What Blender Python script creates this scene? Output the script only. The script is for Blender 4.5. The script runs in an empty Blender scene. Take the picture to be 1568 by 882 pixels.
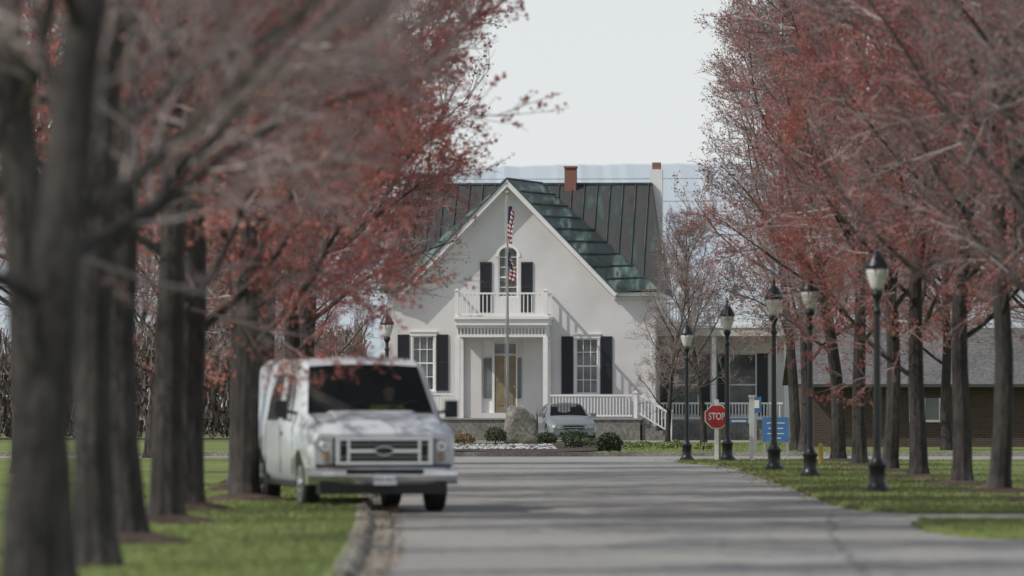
import bpy, bmesh, math, random
from mathutils import Vector, Matrix, noise as mnoise
R=math.radians
scene=bpy.context.scene
F=8711.0
# ------------------------------------------------------------------ materials
def nodes_of(name):
    m=bpy.data.materials.new(name); m.use_nodes=True
    nt=m.node_tree; b=nt.nodes['Principled BSDF']
    return m,nt,b
def mat(name,c,rough=0.6,metal=0.0,c2=None,scale=3.0,detail=6,bump=0.0,bscale=None,lo=0.35,hi=0.65,stretch=(1,1,1),spec=0.5,coat=0.0):
    m,nt,b=nodes_of(name)
    b.inputs['Base Color'].default_value=(*c,1); b.inputs['Roughness'].default_value=rough
    b.inputs['Metallic'].default_value=metal; b.inputs['Specular IOR Level'].default_value=spec
    b.inputs['Coat Weight'].default_value=coat
    if c2 is not None or bump>0:
        tc=nt.nodes.new('ShaderNodeTexCoord'); mp=nt.nodes.new('ShaderNodeMapping')
        mp.inputs['Scale'].default_value=stretch
        nt.links.new(tc.outputs['Object'],mp.inputs[0])
    if c2 is not None:
        n=nt.nodes.new('ShaderNodeTexNoise'); n.inputs['Scale'].default_value=scale; n.inputs['Detail'].default_value=detail
        nt.links.new(mp.outputs[0],n.inputs['Vector'])
        r=nt.nodes.new('ShaderNodeValToRGB'); r.color_ramp.elements[0].position=lo; r.color_ramp.elements[1].position=hi
        r.color_ramp.elements[0].color=(*c,1); r.color_ramp.elements[1].color=(*c2,1)
        nt.links.new(n.outputs[0],r.inputs[0]); nt.links.new(r.outputs[0],b.inputs['Base Color'])
    return m
def two_noise(name,cols,s1,s2,rough,bump,st=(1,1,1),g=(.62,1.3)):
    m,nt,b=nodes_of(name); L=nt.links.new
    tc=nt.nodes.new('ShaderNodeTexCoord'); mp=nt.nodes.new('ShaderNodeMapping'); mp.inputs['Scale'].default_value=st
    L(tc.outputs['Object'],mp.inputs[0])
    n=nt.nodes.new('ShaderNodeTexNoise'); n.inputs['Scale'].default_value=s1; n.inputs['Detail'].default_value=8; L(mp.outputs[0],n.inputs['Vector'])
    r=nt.nodes.new('ShaderNodeValToRGB'); r.color_ramp.elements[0].position=.35; r.color_ramp.elements[1].position=.68
    r.color_ramp.elements[0].color=(*cols[0],1); r.color_ramp.elements[1].color=(*cols[1],1)
    if len(cols)>2:
        e=r.color_ramp.elements.new(0.78); e.color=(*cols[2],1)
    L(n.outputs[0],r.inputs[0])
    n2=nt.nodes.new('ShaderNodeTexNoise'); n2.inputs['Scale'].default_value=s2; n2.inputs['Detail'].default_value=4; L(mp.outputs[0],n2.inputs['Vector'])
    r2=nt.nodes.new('ShaderNodeMapRange'); r2.inputs[1].default_value=.3; r2.inputs[2].default_value=.7; r2.inputs[3].default_value=g[0]; r2.inputs[4].default_value=g[1]
    L(n2.outputs[0],r2.inputs[0])
    mx=nt.nodes.new('ShaderNodeVectorMath'); mx.operation='SCALE'
    L(r.outputs[0],mx.inputs[0]); L(r2.outputs[0],mx.inputs['Scale']); L(mx.outputs[0],b.inputs['Base Color'])
    b.inputs['Roughness'].default_value=rough; b.inputs['Specular IOR Level'].default_value=.3
    bp=nt.nodes.new('ShaderNodeBump'); bp.inputs['Strength'].default_value=bump; bp.inputs['Distance'].default_value=.03
    L(n2.outputs[0],bp.inputs['Height']); L(bp.outputs[0],b.inputs['Normal'])
    return m
M={}
M['asphalt']=two_noise('asphalt',((.265,.256,.242),(.305,.295,.277)),.3,9,.9,.12,(1,.35,1),(.88,1.1))
M['sealant']=mat('crack_sealant',(.19,.185,.175),.7)
M['concrete']=two_noise('concrete',((.24,.22,.19),(.35,.33,.29),(.13,.11,.085)),1.6,14,.95,.5,(1,1,1))
M['grass']=two_noise('grass',((.125,.165,.042),(.185,.225,.062),(.22,.195,.095)),.55,11,.9,.5,(1,.5,1),(.75,1.2))
M['field']=two_noise('field',((.11,.13,.05),(.16,.165,.07),(.18,.15,.10)),.08,3,.95,.5)
M['blade']=mat('grass_blade',(.13,.18,.045),.7,c2=(.21,.24,.09),scale=1.2)
M['mulch']=two_noise('mulch',((.05,.036,.03),(.10,.072,.058)),2,20,.95,1)
M['bark']=two_noise('bark',((.036,.032,.031),(.078,.070,.068)),2.2,16,.95,.9,(1,1,.3))
M['twigG']=mat('twig_grey',(.19,.155,.15),.8,c2=(.36,.31,.30),scale=.7)
M['twigR']=mat('twig_brown',(.18,.12,.12),.8,c2=(.34,.25,.245),scale=.7)
def budmat(name,a,b_):
    m=mat(name,a,.7,c2=b_,scale=.55,detail=3,lo=.4,hi=.62,spec=.15); nt=m.node_tree; b=nt.nodes['Principled BSDF']; out=nt.nodes['Material Output']
    t=nt.nodes.new('ShaderNodeBsdfTranslucent'); col=b.inputs['Base Color'].links[0].from_socket; nt.links.new(col,t.inputs[0])
    mx=nt.nodes.new('ShaderNodeMixShader'); mx.inputs[0].default_value=.4; nt.links.new(b.outputs[0],mx.inputs[1]); nt.links.new(t.outputs[0],mx.inputs[2]); nt.links.new(mx.outputs[0],out.inputs[0])
    return m
M['budR']=budmat('bud_red',(.29,.085,.085),(.50,.19,.175))
M['budS']=budmat('bud_salmon',(.42,.12,.11),(.70,.29,.235))
M['budD']=budmat('bud_dull',(.25,.145,.14),(.42,.26,.245))
M['white']=mat('white_paint',(.72,.71,.70),.55,c2=(.80,.79,.78),scale=1.2)
M['creamtrim']=mat('cream_trim',(.5,.48,.43),.6)  # cream-tan paint of the wing fascia, its own colour
M['shutter']=mat('shutter_black',(.02,.022,.03),.5)
M['glass_dark']=mat('window_glass',(.03,.035,.04),.06,c2=(.16,.17,.18),scale=.9,spec=.9)
M['stone']=two_noise('foundation_stone',((.17,.16,.15),(.25,.24,.22)),1.5,8,.9,.5)
M['boulder']=two_noise('boulder',((.17,.16,.145),(.28,.265,.24),(.12,.115,.105)),1.8,9,.9,.9)
M['door']=mat('door_tan',(.25,.195,.125),.5,c2=(.20,.155,.10),scale=3)
M['deckfloor']=mat('porch_floor',(.3,.29,.28),.7)
M['black']=mat('lamp_black',(.012,.013,.016),.38,spec=.6)
M['lampglass']=mat('lamp_glass',(.78,.77,.74),.25,c2=(.6,.6,.58),scale=5)
M['rubber']=mat('rubber',(.018,.018,.019),.8)
M['chrome']=mat('chrome',(.68,.68,.69),.22,metal=.8)
M['rim']=mat('wheel_rim',(.42,.43,.44),.35,metal=.6)
M['plastic']=mat('black_plastic',(.016,.016,.018),.5)
M['headlight']=mat('headlight',(.50,.51,.52),.10,c2=(.20,.205,.21),scale=14,spec=.9)
M['amber']=mat('amber_lens',(.45,.22,.09),.2)
M['plate']=mat('plate',(.6,.62,.66),.4,c2=(.35,.4,.55),scale=14)
M['signred']=mat('sign_red',(.52,.03,.04),.4,c2=(.45,.035,.04),scale=6)
M['signwhite']=mat('sign_white',(.8,.8,.8),.45,c2=(.7,.7,.69),scale=4)
M['signblue']=mat('sign_blue',(.05,.14,.30),.45,c2=(.06,.17,.36),scale=4)
M['yellow']=mat('yellow_paint',(.5,.34,.05),.5,c2=(.42,.28,.06),scale=6)
M['pole']=mat('aluminium_pole',(.4,.4,.4),.45,metal=.5)
M['leaf']=mat('shrub_leaf',(.03,.05,.02),.6,c2=(.07,.09,.035),scale=4)
M['litter']=mat('dry_leaf',(.16,.10,.05),.9,c2=(.3,.22,.13),scale=3)
M['brush']=mat('brushwood',(.10,.08,.07),.9,c2=(.26,.21,.19),scale=.35,detail=8)
M['pebble']=two_noise('pebble',((.4,.39,.37),(.6,.59,.57)),3,25,.9,1)
M['skin']=mat('skin',(.45,.27,.2),.5)
M['vest']=mat('hi_vis_vest',(.45,.75,.08),.6)
M['seat']=mat('seat_grey',(.06,.06,.065),.9)
M['hair']=mat('hair',(.04,.03,.02),.8)
M['shingle']=two_noise('shingle',((.11,.105,.108),(.155,.15,.15)),1.2,9,.95,.5)
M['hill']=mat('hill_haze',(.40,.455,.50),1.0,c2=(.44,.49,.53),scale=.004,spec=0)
def roofmat(name,stops,rough,mt):
    m,nt,b=nodes_of(name); L=nt.links.new
    tc=nt.nodes.new('ShaderNodeTexCoord')
    n=nt.nodes.new('ShaderNodeTexNoise'); n.inputs['Scale'].default_value=1.1; n.inputs['Detail'].default_value=5
    mp=nt.nodes.new('ShaderNodeMapping'); mp.inputs['Scale'].default_value=(1.9,.35,.6); L(tc.outputs['Object'],mp.inputs[0]); L(mp.outputs[0],n.inputs['Vector'])
    r=nt.nodes.new('ShaderNodeValToRGB'); e=r.color_ramp.elements
    e[0].position=stops[0][0]; e[0].color=(*stops[0][1],1); e[1].position=stops[-1][0]; e[1].color=(*stops[-1][1],1)
    for p_,c_ in stops[1:-1]: x=e.new(p_); x.color=(*c_,1)
    L(n.outputs[0],r.inputs[0]); L(r.outputs[0],b.inputs['Base Color'])
    b.inputs['Roughness'].default_value=rough; b.inputs['Metallic'].default_value=mt; b.inputs['Specular IOR Level'].default_value=.3
    return m
M['roof']=roofmat('green_metal_roof',[(.38,(.04,.05,.05)),(.47,(.05,.075,.070)),(.54,(.11,.155,.14)),(.60,(.20,.26,.24)),(.66,(.05,.07,.066))],.5,.05)
M['roofmain']=roofmat('slate_metal_roof',[(.34,(.045,.045,.047)),(.45,(.065,.058,.056)),(.55,(.045,.055,.055)),(.68,(.075,.10,.097))],.6,.0)
M['seam']=mat('roof_seam',(.035,.05,.048),.6,c2=(.085,.115,.105),scale=1.5,spec=.3)
def brickmat(name,c1=(.09,.052,.043),c2=(.06,.038,.033),mo=(.11,.10,.09)):
    m,nt,b=nodes_of(name); L=nt.links.new
    tc=nt.nodes.new('ShaderNodeTexCoord'); mp=nt.nodes.new('ShaderNodeMapping')
    mp.inputs['Rotation'].default_value=(R(90),0,0); L(tc.outputs['Object'],mp.inputs[0])
    br=nt.nodes.new('ShaderNodeTexBrick'); br.inputs['Scale'].default_value=1
    br.inputs['Brick Width'].default_value=.22; br.inputs['Row Height'].default_value=.075; br.inputs['Mortar Size'].default_value=.008
    br.inputs['Color1'].default_value=(*c1,1); br.inputs['Color2'].default_value=(*c2,1); br.inputs['Mortar'].default_value=(*mo,1)
    L(mp.outputs[0],br.inputs['Vector']); L(br.outputs['Color'],b.inputs['Base Color']); b.inputs['Roughness'].default_value=.9
    return m
M['brick']=brickmat('dark_brick')
M['redbrick']=brickmat('red_brick',c1=(.30,.10,.07),c2=(.22,.08,.06),mo=(.2,.18,.16))
def siding():
    m,nt,b=nodes_of('white_siding'); L=nt.links.new
    tc=nt.nodes.new('ShaderNodeTexCoord')
    n=nt.nodes.new('ShaderNodeTexNoise'); n.inputs['Scale'].default_value=.6; n.inputs['Detail'].default_value=7; L(tc.outputs['Object'],n.inputs['Vector'])
    r=nt.nodes.new('ShaderNodeValToRGB'); r.color_ramp.elements[0].color=(.575,.56,.56,1); r.color_ramp.elements[1].color=(.665,.65,.645,1)
    r.color_ramp.elements[0].position=.3; r.color_ramp.elements[1].position=.6
    L(n.outputs[0],r.inputs[0]); L(r.outputs[0],b.inputs['Base Color'])
    w=nt.nodes.new('ShaderNodeTexWave'); w.bands_direction='Z'; w.wave_profile='SAW'; w.inputs['Scale'].default_value=2.5
    L(tc.outputs['Object'],w.inputs['Vector'])
    bp=nt.nodes.new('ShaderNodeBump'); bp.inputs['Strength'].default_value=.2; bp.inputs['Distance'].default_value=.02
    L(w.outputs[0],bp.inputs['Height']); L(bp.outputs[0],b.inputs['Normal']); b.inputs['Roughness'].default_value=.6
    return m
M['siding']=siding()
def paint(name,c,metal=0.0):
    m,nt,b=nodes_of(name); L=nt.links.new
    g=nt.nodes.new('ShaderNodeNewGeometry'); mx=nt.nodes.new('ShaderNodeMix'); mx.data_type='RGBA'
    tc=nt.nodes.new('ShaderNodeTexCoord'); n=nt.nodes.new('ShaderNodeTexNoise'); n.inputs['Scale'].default_value=2.5; n.inputs['Detail'].default_value=6
    L(tc.outputs['Object'],n.inputs['Vector'])
    r=nt.nodes.new('ShaderNodeValToRGB'); r.color_ramp.elements[0].color=(*[x*.92 for x in c],1); r.color_ramp.elements[1].color=(*c,1)
    r.color_ramp.elements[0].position=.3; r.color_ramp.elements[1].position=.6
    L(n.outputs[0],r.inputs[0])
    L(g.outputs['Backfacing'],mx.inputs[0]); L(r.outputs[0],mx.inputs[6]); mx.inputs[7].default_value=(.03,.03,.032,1)
    L(mx.outputs[2],b.inputs['Base Color']); b.inputs['Roughness'].default_value=.38; b.inputs['Metallic'].default_value=metal
    b.inputs['Coat Weight'].default_value=.6; b.inputs['Coat Roughness'].default_value=.08
    return m
M['vanpaint']=paint('van_white_paint',(.60,.63,.665))
M['carpaint']=paint('silver_paint',(.24,.26,.275),.4)
def autoglass():
    m,nt,b=nodes_of('auto_glass'); L=nt.links.new
    b.inputs['Base Color'].default_value=(.01,.012,.012,1); b.inputs['Roughness'].default_value=.04; b.inputs['Specular IOR Level'].default_value=.5
    t=nt.nodes.new('ShaderNodeBsdfTransparent'); t.inputs[0].default_value=(.85,.9,.87,1)
    mx=nt.nodes.new('ShaderNodeMixShader'); mx.inputs[0].default_value=.35
    out=nt.nodes['Material Output']; L(t.outputs[0],mx.inputs[1]); L(b.outputs[0],mx.inputs[2]); L(mx.outputs[0],out.inputs[0])
    return m
M['autoglass']=autoglass()
def flagmat():
    m,nt,b=nodes_of('flag_cloth'); L=nt.links.new
    uv=nt.nodes.new('ShaderNodeUVMap'); sp=nt.nodes.new('ShaderNodeSeparateXYZ'); L(uv.outputs[0],sp.inputs[0])
    mu=nt.nodes.new('ShaderNodeMath'); mu.operation='MULTIPLY'; mu.inputs[1].default_value=6.5; L(sp.outputs['Y'],mu.inputs[0])
    fr=nt.nodes.new('ShaderNodeMath'); fr.operation='FRACT'; L(mu.outputs[0],fr.inputs[0])
    gt=nt.nodes.new('ShaderNodeMath'); gt.operation='GREATER_THAN'; gt.inputs[1].default_value=.5; L(fr.outputs[0],gt.inputs[0])
    mx=nt.nodes.new('ShaderNodeMix'); mx.data_type='RGBA'; L(gt.outputs[0],mx.inputs[0]); mx.inputs[6].default_value=(.28,.03,.05,1); mx.inputs[7].default_value=(.5,.5,.5,1)
    a=nt.nodes.new('ShaderNodeMath'); a.operation='LESS_THAN'; a.inputs[1].default_value=.5; L(sp.outputs['X'],a.inputs[0])
    c=nt.nodes.new('ShaderNodeMath'); c.operation='GREATER_THAN'; c.inputs[1].default_value=.46; L(sp.outputs['Y'],c.inputs[0])
    d=nt.nodes.new('ShaderNodeMath'); d.operation='MULTIPLY'; L(a.outputs[0],d.inputs[0]); L(c.outputs[0],d.inputs[1])
    m2=nt.nodes.new('ShaderNodeMix'); m2.data_type='RGBA'; L(d.outputs[0],m2.inputs[0]); L(mx.outputs[2],m2.inputs[6]); m2.inputs[7].default_value=(.025,.035,.10,1)
    L(m2.outputs[2],b.inputs['Base Color']); b.inputs['Roughness'].default_value=.8
    return m
M['flag']=flagmat()
# ------------------------------------------------------------------ builders
def empty(name,loc=(0,0,0),rz=0,parent=None):
    e=bpy.data.objects.new(name,None); scene.collection.objects.link(e); e.location=loc; e.rotation_euler=(0,0,rz)
    if parent: e.parent=parent
    return e
class MB:
    def __init__(s): s.v=[];s.f=[];s.m=[];s.mats=[]
    def mi(s,k):
        if k not in s.mats: s.mats.append(k)
        return s.mats.index(k)
    def poly(s,pts,k):
        b=len(s.v); s.v+= [tuple(p) for p in pts]; s.f.append(tuple(range(b,b+len(pts)))); s.m.append(s.mi(k))
    def box(s,x0,x1,y0,y1,z0,z1,k,T=None):
        b=len(s.v); P=[(x0,y0,z0),(x1,y0,z0),(x1,y1,z0),(x0,y1,z0),(x0,y0,z1),(x1,y0,z1),(x1,y1,z1),(x0,y1,z1)]
        if T is not None: P=[tuple(T@Vector(p)) for p in P]
        s.v+=P; i=s.mi(k)
        for q in ((0,3,2,1),(4,5,6,7),(0,1,5,4),(1,2,6,5),(2,3,7,6),(3,0,4,7)):
            s.f.append(tuple(b+a for a in q)); s.m.append(i)
    def beam(s,p0,p1,w,h,k):
        p0=Vector(p0);p1=Vector(p1);d=p1-p0;L=d.length;q=d.to_track_quat('X','Z')
        T=Matrix.Translation(p0)@q.to_matrix().to_4x4(); s.box(0,L,-w/2,w/2,-h/2,h/2,k,T)
    def tube(s,pts,rad,n,k,cap=True):
        pts=[Vector(p) for p in pts]; i=s.mi(k); b0=len(s.v)
        for j,p in enumerate(pts):
            t=(pts[min(j+1,len(pts)-1)]-pts[max(j-1,0)])
            if t.length<1e-9: t=Vector((0,0,1))
            t.normalize()
            ref=Vector((1,0,0)) if abs(t.x)<.8 else Vector((0,1,0))
            u=t.cross(ref).normalized(); w=t.cross(u)
            for a in range(n):
                an=2*math.pi*a/n
                s.v.append(tuple(p+(u*math.cos(an)+w*math.sin(an))*rad[j]))
        for j in range(len(pts)-1):
            for a in range(n):
                c=b0+j*n; s.f.append((c+a,c+(a+1)%n,c+n+(a+1)%n,c+n+a)); s.m.append(i)
        if cap:
            s.f.append(tuple(b0+a for a in reversed(range(n)))); s.m.append(i)
            c=b0+(len(pts)-1)*n; s.f.append(tuple(c+a for a in range(n))); s.m.append(i)
    def lathe(s,prof,k,n=16,o=(0,0,0)):
        s.tube([(o[0],o[1],o[2]+z) for r,z in prof],[r for r,z in prof],n,k)
    def build(s,name,parent=None,smooth=False,loc=(0,0,0),rz=0,angle=None):
        me=bpy.data.meshes.new(name); me.from_pydata(s.v,[],s.f)
        for k in s.mats: me.materials.append(M[k])
        me.polygons.foreach_set('material_index',s.m)
        if smooth: me.polygons.foreach_set('use_smooth',[True]*len(s.f))
        me.update()
        if angle: me.set_sharp_from_angle(angle=R(angle))
        o=bpy.data.objects.new(name,me); scene.collection.objects.link(o); o.location=loc; o.rotation_euler=(0,0,rz)
        if parent: o.parent=parent
        return o
def interp(tab,y):
    if y<=tab[0][0]: return tab[0][1]
    for (a,b),(c,d) in zip(tab,tab[1:]):
        if y<=c: return b+(d-b)*(y-a)/(c-a)
    return tab[-1][1]
def nz(a,b): return mnoise.noise(Vector((a,b,0)))
# ------------------------------------------------------------------ ground, road
g=MB(); g.poly([(-6000,-500,0),(6000,-500,0),(6000,9000,0),(-6000,9000,0)],'field'); g.build('ground')
LE=[(-20,-.6),(30,-.85),(48.7,-1.09),(62,-1.3),(74,-1.6),(84,-1.85),(120,-1.95),(136,-2.1),(140,-2.8),(142,-4.5)]
rd=MB(); y=-20
while y<142:
    y2=min(y+2,142); rd.poly([(interp(LE,y),y,.004),(22,y,.004),(22,y2,.004),(interp(LE,y2),y2,.004)],'asphalt'); y=y2
rd.poly([(-60,142,.004),(60,142,.004),(60,154,.004),(-60,154,.004)],'asphalt')
rd.build('road')
rng=random.Random(5)
cs=MB()
def crack(pts,w):
    P=[]
    for (a,b) in zip(pts,pts[1:]):
        n=max(2,int(math.hypot(b[0]-a[0],b[1]-a[1])/.7))
        for i in range(n):
            t=i/n; P.append((a[0]+(b[0]-a[0])*t+rng.uniform(-.05,.05),a[1]+(b[1]-a[1])*t+rng.uniform(-.1,.1)))
    P.append(pts[-1])
    for a,b in zip(P,P[1:]):
        d=Vector((b[0]-a[0],b[1]-a[1])).normalized(); nn=Vector((-d.y,d.x))*w/2
        cs.poly([(a[0]-nn.x,a[1]-nn.y,.009),(a[0]+nn.x,a[1]+nn.y,.009),(b[0]+nn.x,b[1]+nn.y,.009),(b[0]-nn.x,b[1]-nn.y,.009)],'sealant')
crack([(3.0,48),(3.5,62),(4.2,75)],.04); crack([(-1.8,96),(4.8,97)],.08)
cs.build('road_crack_seal')
kb=MB(); prof=[(0,.0),(-.0,.018),(-.22,.03),(-.26,.09),(-.30,.12),(-.42,.125),(-.43,.0)]
y=10
while y<140:
    y2=y+1.5
    ja=rng.uniform(-.025,.025); jz=rng.uniform(-.015,.01)
    for s in range(3):
        ya=y+(y2-y-.03)*s/3; yb=y+(y2-y-.03)*(s+1)/3; a=interp(LE,ya)+.04*nz(ya*3,2);b=interp(LE,yb)+.04*nz(yb*3,2)
        for (p,q) in zip(prof,prof[1:]):
            kb.poly([(a+p[0]+.01+ja,ya,max(0,p[1]+jz)),(b+p[0]+.01+ja,yb,max(0,p[1]+jz)),(b+q[0]+.01+ja,yb,max(0,q[1]+jz)),(a+q[0]+.01+ja,ya,max(0,q[1]+jz))],'concrete')
    y=y2
kb.build('kerb')
k2=MB(); k2.box(-14,14,154,154.25,0,.12,'concrete'); k2.build('kerb')
lw=MB(); y=5
while y<139.5:
    y2=y+.5; f_=lambda t: interp(LE,t)-.36+.10*nz(t*2,1)
    lw.poly([(-70,y,.105),(f_(y)-.1,y,.105),(f_(y2)-.1,y2,.105),(-70,y2,.105)],'grass')
    lw.poly([(f_(y)-.1,y,.105),(f_(y),y,.13),(f_(y2),y2,.13),(f_(y2)-.1,y2,.105)],'grass'); y=y2
lw.build('lawn')
def lawn_poly(pts,z,name):
    P=[]
    for i in range(len(pts)):
        a=Vector(pts[i]);b=Vector(pts[(i+1)%len(pts)]); n=max(1,min(200,int((b-a).length/.35)))
        for j in range(n):
            p=a.lerp(b,j/n)
            P.append((p.x+.10*nz(p.x*1.7,p.y*1.7)+.05*nz(p.y*5,p.x*5),p.y+.25*nz(p.y*1.3,p.x*2),z))
    me=bpy.data.meshes.new(name); bm=bmesh.new(); top=bm.faces.new([bm.verts.new(p) for p in P])
    ex=bmesh.ops.extrude_face_region(bm,geom=[top]); bmesh.ops.translate(bm,verts=[v for v in ex['geom'] if isinstance(v,bmesh.types.BMVert)],vec=(0,0,-z+.002))
    bmesh.ops.recalc_face_normals(bm,faces=bm.faces); bm.to_mesh(me); bm.free(); me.materials.append(M['grass'])
    o=bpy.data.objects.new(name,me); scene.collection.objects.link(o)
RE=[(5.3,75.6),(4.75,77.5),(4.6,80),(4.75,95),(4.85,110),(4.9,122),(4.8,130),(4.3,135),(4.0,138),(4.2,140.5),(5.5,141.6)]
lawn_poly(RE+[(40,141.8),(40,75)],.05,'lawn')
lawn_poly([(4.75,65),(5.0,62.5),(5.6,61.2),(22,60),(22,70),(5.5,70.6),(4.8,68.5)],.05,'lawn')
lawn_poly([(-30,154.6),(30,154.6),(30,202),(-30,202)],.03,'lawn')
dv=MB(); dv.poly([(-8,203,.006),(9,203,.006),(9,215.2,.006),(-8,215.2,.006)],'asphalt'); dv.build('driveway')
bed=MB(); n=40; bed.poly([(.3+3.1*math.cos(2*math.pi*i/n)*(1+.06*nz(i,0)),178+17*math.sin(2*math.pi*i/n),.06) for i in range(n)],'mulch')
bed.build('mulch_bed')
bl=MB(); rb=random.Random(11)
def blades(n,fx,fy,z,h0,h1):
    i=bl.mi('blade')
    for _ in range(n):
        yy=fy(); xx=fx(yy)
        h=rb.uniform(h0,h1); a=rb.uniform(0,6.28); w=.006+.005*rb.random(); dx=math.cos(a)*w;dy=math.sin(a)*w; lx=rb.uniform(-.4,.4)*h; ly=rb.uniform(-.4,.4)*h
        b=len(bl.v); bl.v+=[(xx-dx,yy-dy,z),(xx+dx,yy+dy,z),(xx+lx,yy+ly,z+h)]; bl.f.append((b,b+1,b+2)); bl.m.append(i)
def redge(y): return interp([(p[1],p[0]) for p in RE],y)
blades(26000,lambda y: redge(y)+abs(rb.gauss(0,2.5))+.02,lambda: rb.uniform(76,141),.05,.02,.06)
blades(24000,lambda y: interp(LE,y)-.42-abs(rb.gauss(0,1.8)),lambda: rb.uniform(42,95),.105,.02,.05)
blades(5000,lambda y: rb.uniform(4.95,7.5),lambda: rb.uniform(62.5,70),.05,.02,.06)
blades(7000,lambda y: rb.uniform(2.8,10),lambda: rb.uniform(155,200),.03,.03,.08)
bl.build('grass_blades')
lt=MB()
for _ in range(2600):
    if rb.random()<.35: yy=rb.uniform(42,110); xx=interp(LE,yy)-rb.uniform(-.15,.35); z=.145 if xx<interp(LE,yy)-.27 else .035
    elif rb.random()<.5: yy=rb.uniform(76,140); xx=redge(yy)+rb.gauss(0,.25); z=.06
    else: yy=rb.uniform(78,140); xx=7.7+rb.gauss(0,.8); z=.06
    a=rb.uniform(0,6.28); s_=rb.uniform(.012,.03); dx=math.cos(a)*s_;dy=math.sin(a)*s_
    lt.poly([(xx-dx,yy-dy,z),(xx+dy,yy-dx,z+rb.uniform(0,.03)),(xx+dx,yy+dy,z+.01),(xx-dy,yy+dx,z+rb.uniform(0,.03))],'litter')
lt.build('leaf_litter')
# ------------------------------------------------------------------ hill (long, level, hazy wooded ridge)
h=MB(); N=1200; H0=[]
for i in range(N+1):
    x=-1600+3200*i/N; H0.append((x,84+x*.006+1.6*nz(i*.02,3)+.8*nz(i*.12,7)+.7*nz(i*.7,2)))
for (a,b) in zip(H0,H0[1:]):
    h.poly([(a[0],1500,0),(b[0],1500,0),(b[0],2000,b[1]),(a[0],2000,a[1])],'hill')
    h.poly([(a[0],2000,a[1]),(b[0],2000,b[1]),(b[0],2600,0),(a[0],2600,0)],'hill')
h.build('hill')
# ------------------------------------------------------------------ house
HY=218.0
house=empty('white_house',(0,HY,0),R(-4.5))
hx=lambda px:(px-784)/40.0
hz=lambda py:1.5+(614-py)/40.0
XA=hx(778); ZA=hz(280); EV=5.7; SL=(ZA-EV)/(hx(940)-XA)
def Hh(x): return max(EV,ZA-abs(x-XA)*SL)
XL,XR=hx(592),hx(1003)
XRL=XL-.28; RIL=XL+.25
W1=(hx(631),hx(664),hz(598),hz(514)); W2=(hx(882),hx(916),hz(603),hz(518))
DR=(hx(737),hx(801),hz(632),hz(522)); AW=(hx(763),hx(793),hz(455),hz(378))
ops=[W1,W2,DR,AW]
w=MB()
xs=sorted(set([XL,XR,XA,XA-(ZA-EV)/SL,XA+(ZA-EV)/SL]+[o[0] for o in ops]+[o[1] for o in ops]))
for x0,x1 in zip(xs,xs[1:]):
    xm=(x0+x1)/2; cut=sorted([(o[2],o[3]) for o in ops if o[0]<xm<o[1]]); z=0
    for a,b in cut:
        w.poly([(x0,0,z),(x1,0,z),(x1,0,a),(x0,0,a)],'siding'); z=b
    w.poly([(x0,0,z),(x1,0,z),(x1,0,Hh(x1)),(x0,0,Hh(x0))],'siding')
for o in ops:
    d=.16
    w.poly([(o[0],0,o[2]),(o[0],d,o[2]),(o[0],d,o[3]),(o[0],0,o[3])],'white')
    w.poly([(o[1],0,o[2]),(o[1],0,o[3]),(o[1],d,o[3]),(o[1],d,o[2])],'white')
    w.poly([(o[0],0,o[3]),(o[0],d,o[3]),(o[1],d,o[3]),(o[1],0,o[3])],'white')
    w.poly([(o[0],0,o[2]),(o[1],0,o[2]),(o[1],d,o[2]),(o[0],d,o[2])],'white')
ar=(AW[1]-AW[0])/2; cx=(AW[0]+AW[1])/2; zs_=AW[3]-ar; nn=12
for i in range(nn):
    a0=math.pi*i/nn;a1=math.pi*(i+1)/nn
    p0=(cx+ar*math.cos(a0),zs_+ar*math.sin(a0));p1=(cx+ar*math.cos(a1),zs_+ar*math.sin(a1))
    w.poly([(p0[0],0,p0[1]),(p0[0],0,AW[3]),(p1[0],0,AW[3]),(p1[0],0,p1[1])],'siding')
    q0=(cx+(ar+.1)*math.cos(a0),zs_+(ar+.1)*math.sin(a0));q1=(cx+(ar+.1)*math.cos(a1),zs_+(ar+.1)*math.sin(a1))
    w.poly([(p0[0],-.03,p0[1]),(p1[0],-.03,p1[1]),(q1[0],-.03,q1[1]),(q0[0],-.03,q0[1])],'white')
    w.poly([(q0[0],-.03,q0[1]),(q1[0],-.03,q1[1]),(q1[0],0,q1[1]),(q0[0],0,q0[1])],'white')
D=9
w.poly([(XR,0,0),(XR,D,0),(XR,D,EV),(XR,0,EV)],'siding'); w.poly([(XL,0,0),(XL,0,EV),(XL,D,EV),(XL,D,0)],'siding'); w.poly([(XL,D,0),(XL,D,EV),(XR,D,EV),(XR,D,0)],'siding')
w.box(XR-.16,XR+.03,-.03,.0-.002,.0,EV-.3,'white')
w.build('walls',house)
def window(mb,o,nx,nz_,yg=.1):
    mb.poly([(o[0],yg,o[2]),(o[1],yg,o[2]),(o[1],yg,o[3]),(o[0],yg,o[3])],'glass_dark')
    t=.05
    mb.box(o[0],o[0]+t,yg-.05,yg-.003,o[2],o[3],'white'); mb.box(o[1]-t,o[1],yg-.05,yg-.003,o[2],o[3],'white')
    mb.box(o[0]+t,o[1]-t,yg-.05,yg-.003,o[2],o[2]+t,'white'); mb.box(o[0]+t,o[1]-t,yg-.05,yg-.003,o[3]-t,o[3],'white')
    for i in range(1,nx): 
        x=o[0]+(o[1]-o[0])*i/nx; mb.box(x-.014,x+.014,yg-.03,yg-.004,o[2]+t,o[3]-t,'white')
    for i in range(1,nz_):
        z=o[2]+(o[3]-o[2])*i/nz_; tt=.03 if i==nz_//2 else .014; mb.box(o[0]+t,o[1]-t,yg-.036,yg-.005,z-tt,z+tt,'white')
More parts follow.
